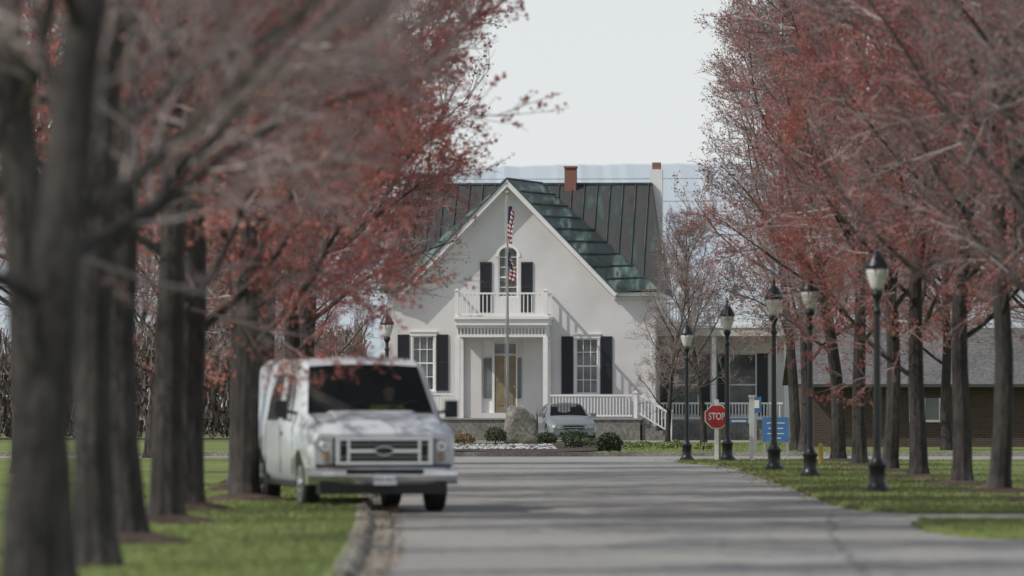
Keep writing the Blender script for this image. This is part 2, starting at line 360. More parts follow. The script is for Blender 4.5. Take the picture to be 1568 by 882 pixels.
def surround(mb,o):
    mb.box(o[0]-.07,o[0],-.03,-.001,o[2],o[3],'white'); mb.box(o[1],o[1]+.07,-.03,-.001,o[2],o[3],'white')
    mb.box(o[0]-.1,o[1]+.1,-.07,-.001,o[2]-.08,o[2]-.001,'white'); mb.box(o[0]-.1,o[1]+.1,-.05,-.001,o[3]+.001,o[3]+.14,'white'); mb.box(o[0]-.13,o[1]+.13,-.09,-.001,o[3]+.142,o[3]+.18,'white')
wm=MB(); window(wm,W1,3,4); window(wm,W2,3,4); surround(wm,W1); surround(wm,W2); window(wm,AW,2,5)
wm.build('windows',house)
sh=MB()
def shutter(mb,px0,px1,py0,py1):
    x0,x1,z0,z1=hx(px0),hx(px1),hz(py1),hz(py0)
    for (a,b,c,d) in ((x0,x0+.06,z0,z1),(x1-.06,x1,z0,z1),(x0+.06,x1-.06,z0,z0+.08),(x0+.06,x1-.06,z1-.08,z1),(x0+.06,x1-.06,(z0+z1)/2-.04,(z0+z1)/2+.04)):
        mb.box(a,b,-.05,-.002,c,d,'shutter')
    z=z0+.1
    while z<z1-.1:
        mb.box(x0+.06,x1-.06,-.035,-.003,z,z+.035,'shutter'); z+=.05
    mb.box(x0+.06,x1-.06,-.012,-.004,z0+.08,z1-.08,'shutter')
shutter(sh,608,626,512,598); shutter(sh,668,686,512,598); shutter(sh,860,878,515,603); shutter(sh,920,938,515,603); shutter(sh,735,753,401,478); shutter(sh,798,816,401,478)
sh.build('shutters',house)
d=MB(); x0,x1,z0,z1=DR
d.box(x0,x1,.15,.158,z0,z1,'white')
dx0,dx1=hx(757),hx(790)
d.box(dx0,dx1,.07,.148,z0+.02,hz(545),'door')
for (a,b) in ((.12,.45),(.55,.9)):
    zz0=z0+.02+(hz(545)-z0)*a; zz1=z0+.02+(hz(545)-z0)*b
    d.box(dx0+.1,dx1-.1,.05,.069,zz0,zz1,'door')
d.box(x0+.08,dx0-.12,.10,.148,z0+.55,hz(548),'glass_dark'); d.box(dx1+.05,x1-.08,.10,.148,z0+.55,hz(548),'glass_dark')
d.box(dx0-.02,dx1+.02,.10,.148,hz(541),hz(527),'glass_dark')
d.box(dx0-.09,dx0-.001,.04,.149,z0,z1,'white'); d.box(dx1+.001,dx1+.05,.04,.149,z0,z1,'white')
d.tube([(dx1-.06,.04,z0+1.0),(dx1-.06,.07,z0+1.0)],[.03,.03],8,'chrome')
d.build('front_door',house)
DZ=hz(640); p=MB()
p.box(hx(640),hx(985),-2.0,-.002,0,DZ-.06,'stone'); p.box(hx(637),hx(988),-2.06,-.003,DZ-.058,DZ,'deckfloor')
for i in range(5):
    zt=DZ-.16*(i+1); p.box(hx(988)+.26*i,hx(988)+.26*(i+1),-1.9,-.6,0,max(.03,zt),'stone')
p.build('porch_base',house)
r=MB()
def railing(mb,a,b,z0,z1,sp=.12):
    a=Vector((*a,0));b=Vector((*b,0));L=(b-a).length;dr=(b-a).normalized()
    mb.beam((a.x,a.y,z1-.04),(b.x,b.y,z1-.04),.09,.07,'white'); mb.beam((a.x,a.y,z0+.09),(b.x,b.y,z0+.09),.06,.06,'white')
    n=int(L/sp)
    for i in range(1,n):
        q=a+dr*(L*i/n); mb.box(q.x-.02,q.x+.02,q.y-.02,q.y+.02,z0+.12,z1-.075,'white')
def post(mb,x,y,z0,z1,t=.07):
    mb.box(x-t,x+t,y-t,y+t,z0,z1-.05,'white'); mb.box(x-t-.025,x+t+.025,y-t-.025,y+t+.025,z1-.05,z1-.01,'white'); mb.box(x-t*.6,x+t*.6,y-t*.6,y+t*.6,z1-.01,z1+.05,'white')
yl=-1.92
railing(r,(hx(848),yl),(hx(973),yl),DZ,hz(604)); post(r,hx(978),yl,DZ,hz(600))
railing(r,(hx(645),yl),(hx(702),yl),DZ,hz(602))
p0=(hx(982),yl,hz(604)); p1=(hx(1028),yl,hz(632)); r.beam(p0,p1,.08,.07,'white'); r.beam((p0[0],yl,p0[2]-.7),(p1[0],yl,p1[2]-.7),.05,.05,'white')
for i in range(1,9):
    t=i/9; x=p0[0]+(p1[0]-p0[0])*t; z=p0[2]+(p1[2]-p0[2])*t; r.box(x-.02,x+.02,yl-.02,yl+.02,z-.67,z-.05,'white')
post(r,hx(1030),yl,0.0,hz(627)); 
p0=(hx(985),-.65,hz(604)); p1=(hx(1026),-.65,hz(630)); r.beam(p0,p1,.07,.06,'white'); post(r,hx(1028),-.65,0,hz(628))
r.build('porch_railing',house)
q=MB()
for px in (707,841):
    x=hx(px); q.box(x-.09,x+.09,yl-.09,yl+.09,DZ,hz(517),'white')
    q.box(x-.07,x+.07,-.14,-.004,DZ,hz(517),'white')
x0,x1=hx(703),hx(845)
q.box(x0,x1,-2.1,-.005,hz(499),hz(490),'white'); q.box(x0-.05,x1+.05,-2.17,-.006,hz(489.9),hz(486),'white')
q.box(x0+.06,x1-.06,yl-.05,yl+.05,hz(503),hz(499.1),'white'); q.box(x0+.06,x1-.06,yl-.05,yl+.05,hz(517),hz(513),'white')
n=26
for i in range(n+1):
    x=x0+.1+(x1-x0-.2)*i/n; q.box(x-.028,x+.028,yl-.02,yl+.02,hz(513),hz(503.1),'white')
q.box(x0+.06,x0+.12,yl+.06,-.01,hz(517),hz(499.1),'white'); q.box(x1-.12,x1-.06,yl+.06,-.01,hz(517),hz(499.1),'white')
bz=hz(485.9)
railing(q,(hx(709),-2.0),(hx(839),-2.0),bz,hz(449),sp=.15); railing(q,(hx(705),-1.9),(hx(705),-.05),bz,hz(449),sp=.15); railing(q,(hx(843),-1.9),(hx(843),-.05),bz,hz(449),sp=.15)
post(q,hx(706),-2.0,bz,hz(445)); post(q,hx(842),-2.0,bz,hz(445))
q.build('portico',house)
rf=MB(); RY=4.5; RZ=ZA+.12
def grid(a,b,c,dd,n,m,k,mb):
    a,b,c,dd=[Vector(v) for v in (a,b,c,dd)]
    for i in range(n):
        for j in range(m):
            f=lambda u,v:(a.lerp(b,u)).lerp(dd.lerp(c,u),v)
            mb.poly([f(i/n,j/m),f((i+1)/n,j/m),f((i+1)/n,(j+1)/m),f(i/n,(j+1)/m)],k)
ex=5.75; rxx=5.15
def mainpt(x,t):
    return Vector((x,-.35+(RY+.35)*t,EV-.05+(RZ-EV+.05)*t))
GL,GR=hx(611),hx(945); t0=.42/(RY+.35)
rf.poly([mainpt(GR,0),mainpt(ex,0),mainpt(ex-.6*t0,t0),mainpt(GR,t0)],'roofmain')
rf.poly([mainpt(XRL,0),mainpt(GL,0),mainpt(GL,t0),mainpt(XRL+.5*t0,t0)],'roofmain')
rf.poly([mainpt(XRL+.5*t0,t0),mainpt(GL,t0),mainpt(GR,t0),mainpt(ex-.6*t0,t0),(rxx,RY,RZ),(RIL,RY,RZ)],'roofmain')
rf.poly([(ex,D+.35,EV-.05),(XRL,D+.35,EV-.05),(RIL,RY,RZ),(rxx,RY,RZ)],'roofmain')
rf.poly([(ex,-.35,EV-.05),(ex,D+.35,EV-.05),(rxx,RY,RZ)],'roofmain'); rf.poly([(XRL,D+.35,EV-.05),(XRL,-.35,EV-.05),(RIL,RY,RZ)],'roofmain')
x=-4.5
while x<5.2:
    ts=0 if (x<GL or x>GR) else t0+.02
    rf.beam(mainpt(x,ts)+Vector((0,-.02,.02)),mainpt(x,1)+Vector((0,-.02,.02)),.035,.06,'seam'); x+=.5
A=Vector((XA,-.5,ZA+.14)); 
for sgn,B,C,Dd in ((1,Vector((GR,-.5,EV-.05)),Vector((ex-.05,-.42,EV+.03)),Vector((XA+1.0,RY-.2,RZ+.02))),(-1,Vector((GL,-.5,EV-.05)),Vector((XRL+.05,-.42,EV+.03)),Vector((XA-.6,RY-.2,RZ+.02)))):
    n=9
    grid(A,B,C,Dd,n,3,'roof',rf)
    for i in range(n+1):
        u=i/n; rf.beam(A.lerp(B,u)+Vector((0,0,.03)),Dd.lerp(C,u)+Vector((0,0,.03)),.05,.06,'seam')
    P0=A+Vector((0,.02,-.13)); P1=B+Vector((0,.02,-.10))
    rf.beam(P0,P1,.05,.2,'white')
    rf.beam(A+Vector((0,.0,.01)),B+Vector((0,0,.01)),.08,.05,'seam')
    rf.beam(P0+Vector((0,.27,-.10)),P1+Vector((0,.27,-.10)),.44,.05,'white')
rf.beam((hx(940),-.3,EV-.12),(ex,-.3,EV-.12),.12,.14,'white'); rf.beam((hx(940),-.06,EV-.25),(XR+.05,-.06,EV-.25),.1,.12,'white')
rf.beam((XR+.12,-.2,EV-.12),(XR+.12,D,EV-.12),.2,.14,'white')
rf.beam((RIL,RY,RZ+.02),(rxx,RY,RZ+.02),.15,.08,'seam')
rf.build('roof',house)
ch=MB(); ch.box(hx(853),hx(871),4.2,4.8,RZ-.4,hz(250),'redbrick'); ch.box(hx(852),hx(872),4.15,4.85,hz(250),hz(247),'redbrick')
ch.box(hx(986),hx(1005),4.6,5.3,7.0,hz(252),'white'); ch.box(hx(989),hx(1002),4.7,5.2,hz(252),hz(241),'redbrick'); ch.build('chimneys',house)
e=MB(); wx0,wx1=XR+.01,10.3; wy=4.0
e.box(wx0,wx1,wy,10,0,4.0,'siding'); e.box(wx0,wx1+.2,2.0,10.2,4.0,4.32,'creamtrim'); e.box(wx0,wx1+.25,1.95,10.3,4.322,4.42,'white')
railing(e,(wx0+.1,2.1),(wx1,2.1),4.42,5.3); post(e,wx1,2.1,4.42,5.35)
for x in (wx0+2.16,wx0+4.5): e.box(x-.08,x+.08,2.1,2.26,0,4.0,'white')
e.box(wx0,wx1,2.0,wy-.002,0,.75,'stone'); railing(e,(wx0+.1,2.12),(wx1,2.12),.75,1.45)
for xc in (wx0+.95,wx0+3.2):
    e.box(xc-.5,xc+.5,wy-.03,wy-.002,1.0,3.3,'glass_dark')
    for dx in (-.55,.5): e.box(xc+dx,xc+dx+.05,wy-.07,wy-.002,1.0,3.35,'white')
    e.box(xc-.5,xc+.5,wy-.06,wy-.031,2.1,2.16,'white')
    e.box(xc-.98,xc-.56,wy-.06,wy-.002,.95,3.35,'shutter'); e.box(xc+.56,xc+.98,wy-.06,wy-.002,.95,3.35,'shutter')
e.build('east_wing',house)
# ------------------------------------------------------------------ brick building right
bb=empty('brick_building',(0,0,0)); b=MB(); by=182
b.box(9.6,34,by,by+9,-.1,2.05,'brick'); 
for xc in (13.2,17.5,22,27):
    b.box(xc-.45,xc+.45,by-.03,by-.002,.9,1.6,'glass_dark'); b.box(xc-.5,xc+.5,by-.06,by-.002,.82,.899,'white')
    b.box(xc-.5,xc-.451,by-.05,by-.002,.9,1.6,'white'); b.box(xc+.451,xc+.5,by-.05,by-.002,.9,1.6,'white'); b.box(xc-.02,xc+.02,by-.045,by-.031,.9,1.6,'white')
b.build('walls',bb); b=MB()
b.poly([(9.1,by-.6,2.02),(34.5,by-.6,2.02),(34.5,by+4.5,3.9),(9.1,by+4.5,3.9)],'shingle'); b.poly([(34.5,by+9.6,2.02),(9.1,by+9.6,2.02),(9.1,by+4.5,3.9),(34.5,by+4.5,3.9)],'shingle')
b.poly([(9.6,by,2.05),(9.6,by+4.5,3.75),(9.6,by+9,2.05)],'brick'); b.box(9.1,34.5,by-.65,by-.601,1.94,2.04,'seat'); b.build('roof',bb)
# ------------------------------------------------------------------ street lamps
def street_lamp(x,y,h):
    o=empty('street_lamp',(x,y,.04)); s_=h/4.0; o.scale=(s_,s_,s_)
    a=MB()
    a.lathe([(.2,0),(.2,.07),(.17,.1),(.15,.13),(.135,.2),(.13,.38),(.15,.41),(.15,.45),(.10,.5),(.08,.56),(.06,.7),(.055,1.2),(.048,2.85),(.07,2.88),(.07,2.92),(.045,2.96),(.045,3.08),(.075,3.14),(.1,3.18),(.085,3.24)],'black',16)
    a.tube([(0,0,.47),(0,0,2.85)],[.066,.052],8,'black')
    a.build('post',o,True,angle=40)
    a=MB(); a.lathe([(.075,3.24),(.10,3.28),(.14,3.4),(.175,3.52),(.185,3.6)],'lampglass',12); a.build('globe',o,True)
    a=MB(); a.lathe([(.20,3.59),(.205,3.63),(.18,3.67),(.15,3.72),(.11,3.8),(.06,3.85),(.03,3.88),(.022,3.92),(.035,3.95),(.02,3.99),(.004,4.05)],'black',14)
    for i in range(6):
        an=i*math.pi/3+.3; a.beam((.08*math.cos(an),.08*math.sin(an),3.24),(.192*math.cos(an),.192*math.sin(an),3.6),.008,.008,'black')
    a.build('cap',o,True,angle=40)
for (x,y,hh) in ((5.82,90.7,3.98),(5.71,109,3.97),(5.48,119,4.0),(5.22,138,3.92),(4.27,139,3.43),(-3.45,157,3.98)): street_lamp(x,y,hh)
# ------------------------------------------------------------------ signs
def textpart(txt,size,loc,parent,k,name='lettering',off=.004):
    c=bpy.data.curves.new(name,'FONT'); c.body=txt; c.size=size; c.align_x='CENTER'; c.align_y='CENTER'; c.extrude=.002; c.offset=off
    o=bpy.data.objects.new(name,c); scene.collection.objects.link(o); o.parent=parent; o.location=loc; o.rotation_euler=(R(90),0,0); o.data.materials.append(M[k]); return o
sg=empty('stop_sign',(4.98,138.5,.04)); a=MB(); zc=1.08
def octo(mb,r_,y,k,th=.004):
    P=[(r_*math.cos(R(22.5+45*i)),r_*math.sin(R(22.5+45*i))) for i in range(8)]
    mb.poly([(x,y,zc+z) for x,z in P],k); mb.poly([(x,y+th,zc+z) for x,z in reversed(P)],k)
    for i in range(8):
        p,q_=P[i],P[(i+1)%8]; mb.poly([(p[0],y,zc+p[1]),(p[0],y+th,zc+p[1]),(q_[0],y+th,zc+q_[1]),(q_[0],y,zc+q_[1])],k)
octo(a,.315,-.062,'signwhite'); octo(a,.290,-.068,'signred'); a.build('panel',sg)
a=MB(); a.box(-.05,.05,-.055,.045,0,1.5,'signwhite'); a.box(.055,.10,-.02,.02,0,.95,'yellow'); a.build('post',sg)
t_=textpart('STOP',.24,(0,-.071,zc),sg,'signwhite'); t_.scale=(.70,1,1)
wp=empty('sign_post',(5.85,138.8,.04)); a=MB(); a.box(-.06,.06,-.06,.06,0,1.55,'signwhite'); a.box(-.08,.08,-.08,.08,1.55,1.6,'signwhite'); a.box(-.55,-.09,-.03,-.01,.90,1.04,'signblue'); a.box(-.5,-.14,-.034,-.031,.945,.995,'signwhite'); a.box(-.09,-.06,-.03,0,.92,1.0,'signwhite'); a.build('post',wp)
bs=empty('blue_sign',(6.95,150,0.02)); a=MB(); a.box(-.35,.35,-.03,.03,.40,1.05,'signblue'); a.box(-.33,-.27,-.02,.02,0,.40,'pole'); a.box(.27,.33,-.02,.02,0,.40,'pole')
for z,w_ in ((.9,.24),(.76,.20),(.62,.22),(.5,.14)): a.box(-w_,w_,-.035,-.031,z-.010,z+.010,'signwhite')
a.build('board',bs)
bs=empty('accessible_parking_sign',(6.85,160,0.02)); a=MB(); a.box(-.16,.16,-.03,-.02,1.15,1.6,'signblue'); a.box(-.03,.03,-.02,.02,0,1.65,'pole'); a.box(-.1,.1,-.035,-.031,1.28,1.5,'signwhite'); a.build('panel',bs)
yb=empty('yellow_bollard',(7.0,129,.05)); a=MB(); a.lathe([(.055,0),(.055,.42),(.045,.47),(.02,.5)],'yellow',12); a.build('body',yb,True,angle=40)
# ------------------------------------------------------------------ flagpole
fp=empty('flagpole',(-.16,200,0)); a=MB(); a.lathe([(.16,0),(.16,.1),(.06,.12),(.055,3),(.042,6),(.028,8.75)],'pole',12); a.lathe([(.005,8.75),(.05,8.79),(.06,8.83),(.05,8.87),(.005,8.9)],'pole',12); a.tube([(-.09,-.03,1.2),(-.07,-.02,8.7)],[.006,.006],5,'signwhite')
a.build('pole',fp,True,angle=40)
def limp_flag(ztop,hgt,wid,seed,name):
    nu,nv=26,30; V=[];UV=[];Fc=[]
    for j in range(nv+1):
        v=j/nv
        for i in range(nu+1):
            u=i/nu; spread=.35+.65*math.sin(math.pi*min(1,v*.75+.12)); 
            x=.03+wid*spread*u**.9*(.62+.38*math.cos(v*3+seed))+.045*math.sin(u*17+v*3+seed)
            yv=.09*math.sin(u*15+v*2.2+seed)*(.4+.6*u)
            z=ztop-hgt*v-.55*u*u*hgt*.45-.04*math.sin(u*9+seed)
            V.append((x,yv,z)); UV.append((u,1-v))
    for j in range(nv):
        for i in range(nu):
            c=j*(nu+1)+i; Fc.append((c,c+1,c+nu+2,c+nu+1))
    me=bpy.data.meshes.new(name); me.from_pydata(V,[],Fc); uvl=me.uv_layers.new(name='UVMap')
    for l in me.loops: uvl.data[l.index].uv=UV[l.vertex_index]
    me.materials.append(M['flag']); me.polygons.foreach_set('use_smooth',[True]*len(Fc)); o=bpy.data.objects.new(name,me); scene.collection.objects.link(o); o.parent=fp
limp_flag(8.35,1.1,.42,1,'flag'); limp_flag(6.7,.95,.30,4,'lower_flag')
# ------------------------------------------------------------------ boulder, shrubs
bm=bmesh.new(); rg=random.Random(8)
for i in range(34):
    x=rg.uniform(-.62,.62);y=rg.uniform(-.45,.45);z=rg.uniform(0,1.3)
    if z>.9 and x<-.3: z-=.1
    if z>.8 and x>.25: z-=.25
    bm.verts.new((x,y,z))
for p in ((-.6,-.4,0),(.62,-.4,0),(.6,.4,0),(-.55,.4,0),(-.42,-.2,1.38),(.1,-.1,1.30),(.5,0,1.0)): bm.verts.new(p)
res=bmesh.ops.convex_hull(bm,input=bm.verts); bmesh.ops.delete(bm,geom=[v for v in bm.verts if not v.link_faces],context='VERTS')
bmesh.ops.bevel(bm,geom=bm.edges[:],offset=.05,segments=1,affect='EDGES')
bmesh.ops.triangulate(bm,faces=bm.faces); bmesh.ops.subdivide_edges(bm,edges=bm.edges[:],cuts=2,use_grid_fill=True)
for v in bm.verts: v.co+=Vector((nz(v.co.x*4,v.co.z*4),nz(v.co.y*4+5,v.co.z*4),nz(v.co.x*3,v.co.y*3+9)))*.045
me=bpy.data.meshes.new('boulder'); bm.to_mesh(me); bm.free(); me.materials.append(M['boulder']); o=bpy.data.objects.new('boulder',me); scene.collection.objects.link(o); o.location=(.28,196,.0)
def shrub(name,x,y,r_,hgt,n,seed,k='leaf'):
    rg=random.Random(seed); a=MB()
    a.tube([(0,0,0),(0,0,hgt*.5)],[.03,.02],5,'bark')
    for i in range(n):
        th=rg.uniform(0,6.28); ph=math.acos(rg.uniform(-.6,1)); rr=rg.uniform(.72,1.0)*(1+.12*nz(th*2,ph*3+seed))
        c=Vector((r_*rr*math.sin(ph)*math.cos(th),r_*rr*math.sin(ph)*math.sin(th),hgt*.45+hgt*.52*rr*math.cos(ph)))
        u=Vector((rg.gauss(0,1),rg.gauss(0,1),rg.gauss(0,1))).normalized(); v=u.orthogonal().normalized(); s1=rg.uniform(.02,.045)
        a.poly([c-u*s1,c+v*s1*.6,c+u*s1,c-v*s1*.6],k)
    a.build(name,loc=(x,y,.04))
shrub('round_shrub',2.68,156.5,.36,.62,2600,1); shrub('round_shrub',-.55,192,.38,.62,1400,2); shrub('round_shrub',1.15,188,.35,.45,1200,3)
shrub('low_shrub',2.1,193,.45,.5,1300,4); shrub('low_shrub',-1.6,190,.4,.4,900,5,'litter'); shrub('low_shrub',1.9,175,.3,.35,900,6); shrub('low_shrub',2.5,181,.5,.3,900,7)
for i in range(6): shrub('perennial_clump',2.9+i*.55,172+rg.uniform(-4,4),.3,.25,380,20+i,'blade')
pb=MB()
for i in range(420):
    x=rg.uniform(-2.2,1.3); y_=rg.uniform(168,184); s_=rg.uniform(.03,.09)
    pb.lathe([(s_*.6,0),(s_,s_*.4),(s_*.5,s_*.8)],'pebble',5,(x,y_,.06))
pb.build('white_pebbles')
# ------------------------------------------------------------------ vehicles
def ring(s):
    y,zb,wl,wb,zbelt,wc,zcor,we,zt,zc=s
    h=[(0,zb),(wl-.06,zb),(wl,zb+.09),(wb,zb+(zbelt-zb)*.45),(wb,zbelt),(wc,zcor),(we,zt),(we*.5,zt+(zc-zt)*.75),(0,zc)]
    return [(x,y,z) for x,z in h]+[(-x,y,z) for x,z in reversed(h[1:-1])]
def vehicle(name,st,glassbands,wheels,wr,arch,paintk,loc,rz,sidewin):
    root=empty(name,loc,rz)
    bm=bmesh.new(); rings=[[bm.verts.new(p) for p in ring(s)] for s in st]; n=len(rings[0])
    for i in range(len(st)-1):
        for j in range(n):
            f=bm.faces.new((rings[i][j],rings[i][(j+1)%n],rings[i+1][(j+1)%n],rings[i+1][j])); f.smooth=True
            if i in glassbands and j in (6,7,8,9): f.material_index=1; f.smooth=False
    bm.faces.new(rings[0]); bm.faces.new(list(reversed(rings[-1]))); bmesh.ops.recalc_face_normals(bm,faces=bm.faces)
    me=bpy.data.meshes.new('body'); bm.to_mesh(me); bm.free()
    for k in (paintk,'autoglass'): me.materials.append(M[k])
    o=bpy.data.objects.new('body',me); scene.collection.objects.link(o)
    cb=MB()
    for (x,y) in wheels: 
        sx=1 if x>0 else -1
        cb.tube([(x-sx*.30,y,wr+.02),(x+sx*.3,y,wr+.02)],[arch,arch],28,'plastic')
    co=cb.build('cut'); md=o.modifiers.new('b','BOOLEAN'); md.object=co; md.operation='DIFFERENCE'; md.solver='EXACT'
    dg=bpy.context.evaluated_depsgraph_get(); me2=bpy.data.meshes.new_from_object(o.evaluated_get(dg)); o.modifiers.clear(); o.data=me2
    bpy.data.objects.remove(co)
    bm=bmesh.new(); bm.from_mesh(me2); gl=[f for f in bm.faces if f.material_index==1]; gb=MB()
    for f in gl: gb.poly([v.co for v in f.verts],'autoglass')
    bmesh.ops.delete(bm,geom=gl,context='FACES'); bm.to_mesh(me2); bm.free(); me2.set_sharp_from_angle(angle=R(32)); o.parent=root
    gb.build('windscreen',root)
    def sp(y,f,off=.006,sx=1):
        for a,b in zip(st,st[1:]):
            if a[0]<=y<=b[0]:
                t=(y-a[0])/(b[0]-a[0]); L=[a[i]+(b[i]-a[i])*t for i in range(10)]; break
        x=L[3]+(L[5]-L[3])*f; z=L[4]+(L[6]-L[4])*f; return Vector((sx*(x+off),y,z))
    sw=MB()
    for (ya,yb,yc,yd,f0,f1) in sidewin:
        for sx in (1,-1):
            for off,k,gr in ((.004,'plastic',.0),(.008,'glass_dark',.035)):
                n=4
                for i in range(n):
                    u0,u1=i/n,(i+1)/n
                    P=[sp(ya+gr+(yb-ya-2*gr)*u0,f0+gr,off,sx),sp(ya+gr+(yb-ya-2*gr)*u1,f0+gr,off,sx),sp(yc+gr+(yd-yc-2*gr)*u1,f1-gr,off,sx),sp(yc+gr+(yd-yc-2*gr)*u0,f1-gr,off,sx)]
                    sw.poly(P if sx>0 else P[::-1],k)
    sw.build('side_windows',root)
    for (x,y) in wheels:
        sx=1 if x>0 else -1; a=MB(); 
        a.tube([(x-sx*.11,y,wr),(x-sx*.10,y,wr),(x+sx*.09,y,wr),(x+sx*.115,y,wr),(x+sx*.118,y,wr)],[wr*.8,wr*.98,wr,wr*.93,wr*.68],28,'rubber')
        a.tube([(x+sx*.10,y,wr),(x+sx*.123,y,wr),(x+sx*.126,y,wr),(x+sx*.11,y,wr)],[wr*.67,wr*.66,wr*.6,wr*.5],24,'rim')
        a.tube([(x+sx*.112,y,wr),(x+sx*.15,y,wr)],[wr*.2,wr*.16],14,'rim')
        for i in range(8):
            an=i*math.pi/4; a.tube([(x+sx*.127,y+math.cos(an)*wr*.45,wr+math.sin(an)*wr*.45),(x+sx*.130,y+math.cos(an)*wr*.45,wr+math.sin(an)*wr*.45)],[.03,.03],8,'plastic')
        a.build('wheel',root,True,angle=35)
    return root,sp
vst=[(0.0,.50,.90,.93,.92,.91,.99,.84,1.04,1.055),(.06,.46,.94,.97,.95,.94,1.04,.86,1.10,1.12),(.2,.44,.96,1.0,1.0,.96,1.12,.86,1.19,1.21),(.6,.42,.97,1.005,1.08,.955,1.19,.86,1.265,1.29),(1.0,.40,.97,1.01,1.14,.945,1.26,.865,1.32,1.345),
(1.62,.40,.97,1.01,1.17,.85,1.86,.75,1.965,1.995),(1.9,.40,.97,1.01,1.18,.865,1.95,.75,2.05,2.085),(2.6,.40,.97,1.01,1.18,.875,1.97,.76,2.07,2.11),(5.15,.42,.97,1.01,1.18,.875,1.97,.76,2.07,2.11),(5.42,.45,.95,.98,1.17,.85,1.93,.74,2.02,2.05),(5.48,.5,.9,.94,1.15,.8,1.85,.7,1.95,1.97)]
van,vsp=vehicle('white_van',vst,(4,),[(.86,.92),(-.86,.92),(.86,4.42),(-.86,4.42)],.375,.44,'vanpaint',(-1.72,76,.008),R(11),
  [(1.55,2.35,1.85,2.35,.06,.86),(2.75,3.75,2.75,3.75,.06,.86)])
a=MB()
def bumper(mb,z0,z1,w,yo,k):
    n=12; P=[]
    for i in range(n+1):
        t=-1+2*i/n; P.append((w*t,yo+.17*abs(t)**3.2))
    for (p,q_) in zip(P,P[1:]):
        prof=[(.07,z0),(.015,z0+.05),(-.015,(z0+z1)/2),(-.01,z1-.05),(.02,z1-.01),(.1,z1)]
        for (u,v) in zip(prof,prof[1:]):
            mb.poly([(p[0],p[1]+u[0],u[1]),(q_[0],q_[1]+u[0],u[1]),(q_[0],q_[1]+v[0],v[1]),(p[0],p[1]+v[0],v[1])],k)
        mb.poly([(p[0],p[1]+.1,z1),(q_[0],q_[1]+.1,z1),(q_[0],q_[1]+.3,z1),(p[0],p[1]+.3,z1)],k)
    for sx in (-1,1): mb.poly([(sx*w,yo+.17,z0),(sx*w,yo+.45,z0),(sx*w,yo+.45,z1),(sx*w,yo+.17,z1)],k)
bumper(a,.38,.61,1.01,-.14,'chrome'); a.box(-.86,.86,-.05,.3,.25,.40,'plastic'); a.box(-.92,.92,-.03,.1,.612,.645,'plastic')
a.box(-.52,.52,-.166,-.1,.515,.585,'plastic')
a.build('front_bumper',van,True,angle=40)
a=MB()
a.box(-.64,.64,-.03,.04,.645,1.0,'plastic')
for (z0,z1) in ((.965,1.015),(.64,.685)): a.box(-.66,.66,-.085,-.031,z0,z1,'chrome')
a.box(-.46,.46,-.080,-.031,.80,.85,'chrome')
for z in (.74,.905): a.box(-.60,.60,-.045,-.031,z,z+.010,'rim')
for x in (-.63,.63): a.box(x-.032,x+.032,-.085,-.031,.687,.963,'chrome')
for x in (-.48,.48): a.box(x-.02,x+.02,-.08,-.031,.687,.963,'chrome')
nn=24
a.poly([(.135*math.cos(2*math.pi*i/nn),-.094,.828+.062*math.sin(2*math.pi*i/nn)) for i in range(nn)],'chrome')
a.poly([(.118*math.cos(2*math.pi*i/nn),-.097,.828+.048*math.sin(2*math.pi*i/nn)) for i in range(nn)],'plastic')
a.build('grille',van)
a=MB()
for sx in (-1,1):
    pts=[(.69,.665),(.93,.69),(.955,.80),(.94,.97),(.69,.995)]
    P=[Vector((sx*x,(-.045 if x<.8 else .03),z)) for x,z in pts]; Q=[Vector((sx*x,.12,z)) for x,z in pts]
    a.poly(P if sx>0 else P[::-1],'headlight')
    for i in range(5):
        j=(i+1)%5; a.poly([P[i],Q[i],Q[j],P[j]],'headlight')
    a.tube([(sx*.785,-.04,.885),(sx*.785,-.015,.885)],[.065,.085],20,'chrome')
    a.tube([(sx*.785,-.042,.885),(sx*.785,-.0405,.885)],[.035,.035],16,'headlight')
    a.tube([(sx*.775,-.045,.745),(sx*.775,-.03,.745)],[.035,.045],14,'amber')
    a.box(min(sx*.668,sx*.686),max(sx*.668,sx*.686),-.05,.02,.65,1.0,'plastic')
a.build('headlights',van)
a=MB(); a.box(-.155,.155,-.185,-.168,.37,.52,'plate'); a.box(-.145,.145,-.187,-.1855,.39,.50,'signwhite'); a.build('number_plate',van)
textpart('PKX 4417',.07,(0,-.189,.445),van,'signblue',off=0)
a=MB()
for sx in (-1,1):
    a.beam((sx*.93,1.42,1.32),(sx*1.12,1.36,1.36),.05,.04,'plastic')
    T=Matrix.Translation((sx*1.17,1.34,1.38))@Matrix.Rotation(sx*.2,4,'Z'); a.box(-.08,.08,-.05,.05,-.12,.12,'plastic',T); a.box(-.07,.07,.051,.054,-.10,.10,'chrome',T)
a.build('mirrors',van)
a=MB()
a.box(-.84,.84,.96,1.02,1.315,1.35,'plastic')
a.beam((-.6,1.03,1.37),(-.05,1.2,1.5),.02,.02,'plastic'); a.beam((.1,1.03,1.37),(.68,1.15,1.5),.02,.02,'plastic')
for sx in (-1,1):
    for y_ in (1.42,2.5,3.85): a.box(min(sx*1.004,sx*1.014),max(sx*1.004,sx*1.014),y_,y_+.014,.5,1.16,'plastic')
    a.box(min(sx*1.0,sx*1.025),max(sx*1.0,sx*1.025),2.3,2.44,1.03,1.07,'plastic')
    a.box(min(sx*.9,sx*.97),max(sx*.9,sx*.97),1.4,3.9,.34,.41,'plastic')
a.beam((-.84,.20,1.205),(-.84,.95,1.315),.012,.012,'plastic'); a.beam((.84,.20,1.205),(.84,.95,1.315),.012,.012,'plastic')
a.box(-.7,.7,.5,5.2,.3,.5,'plastic')
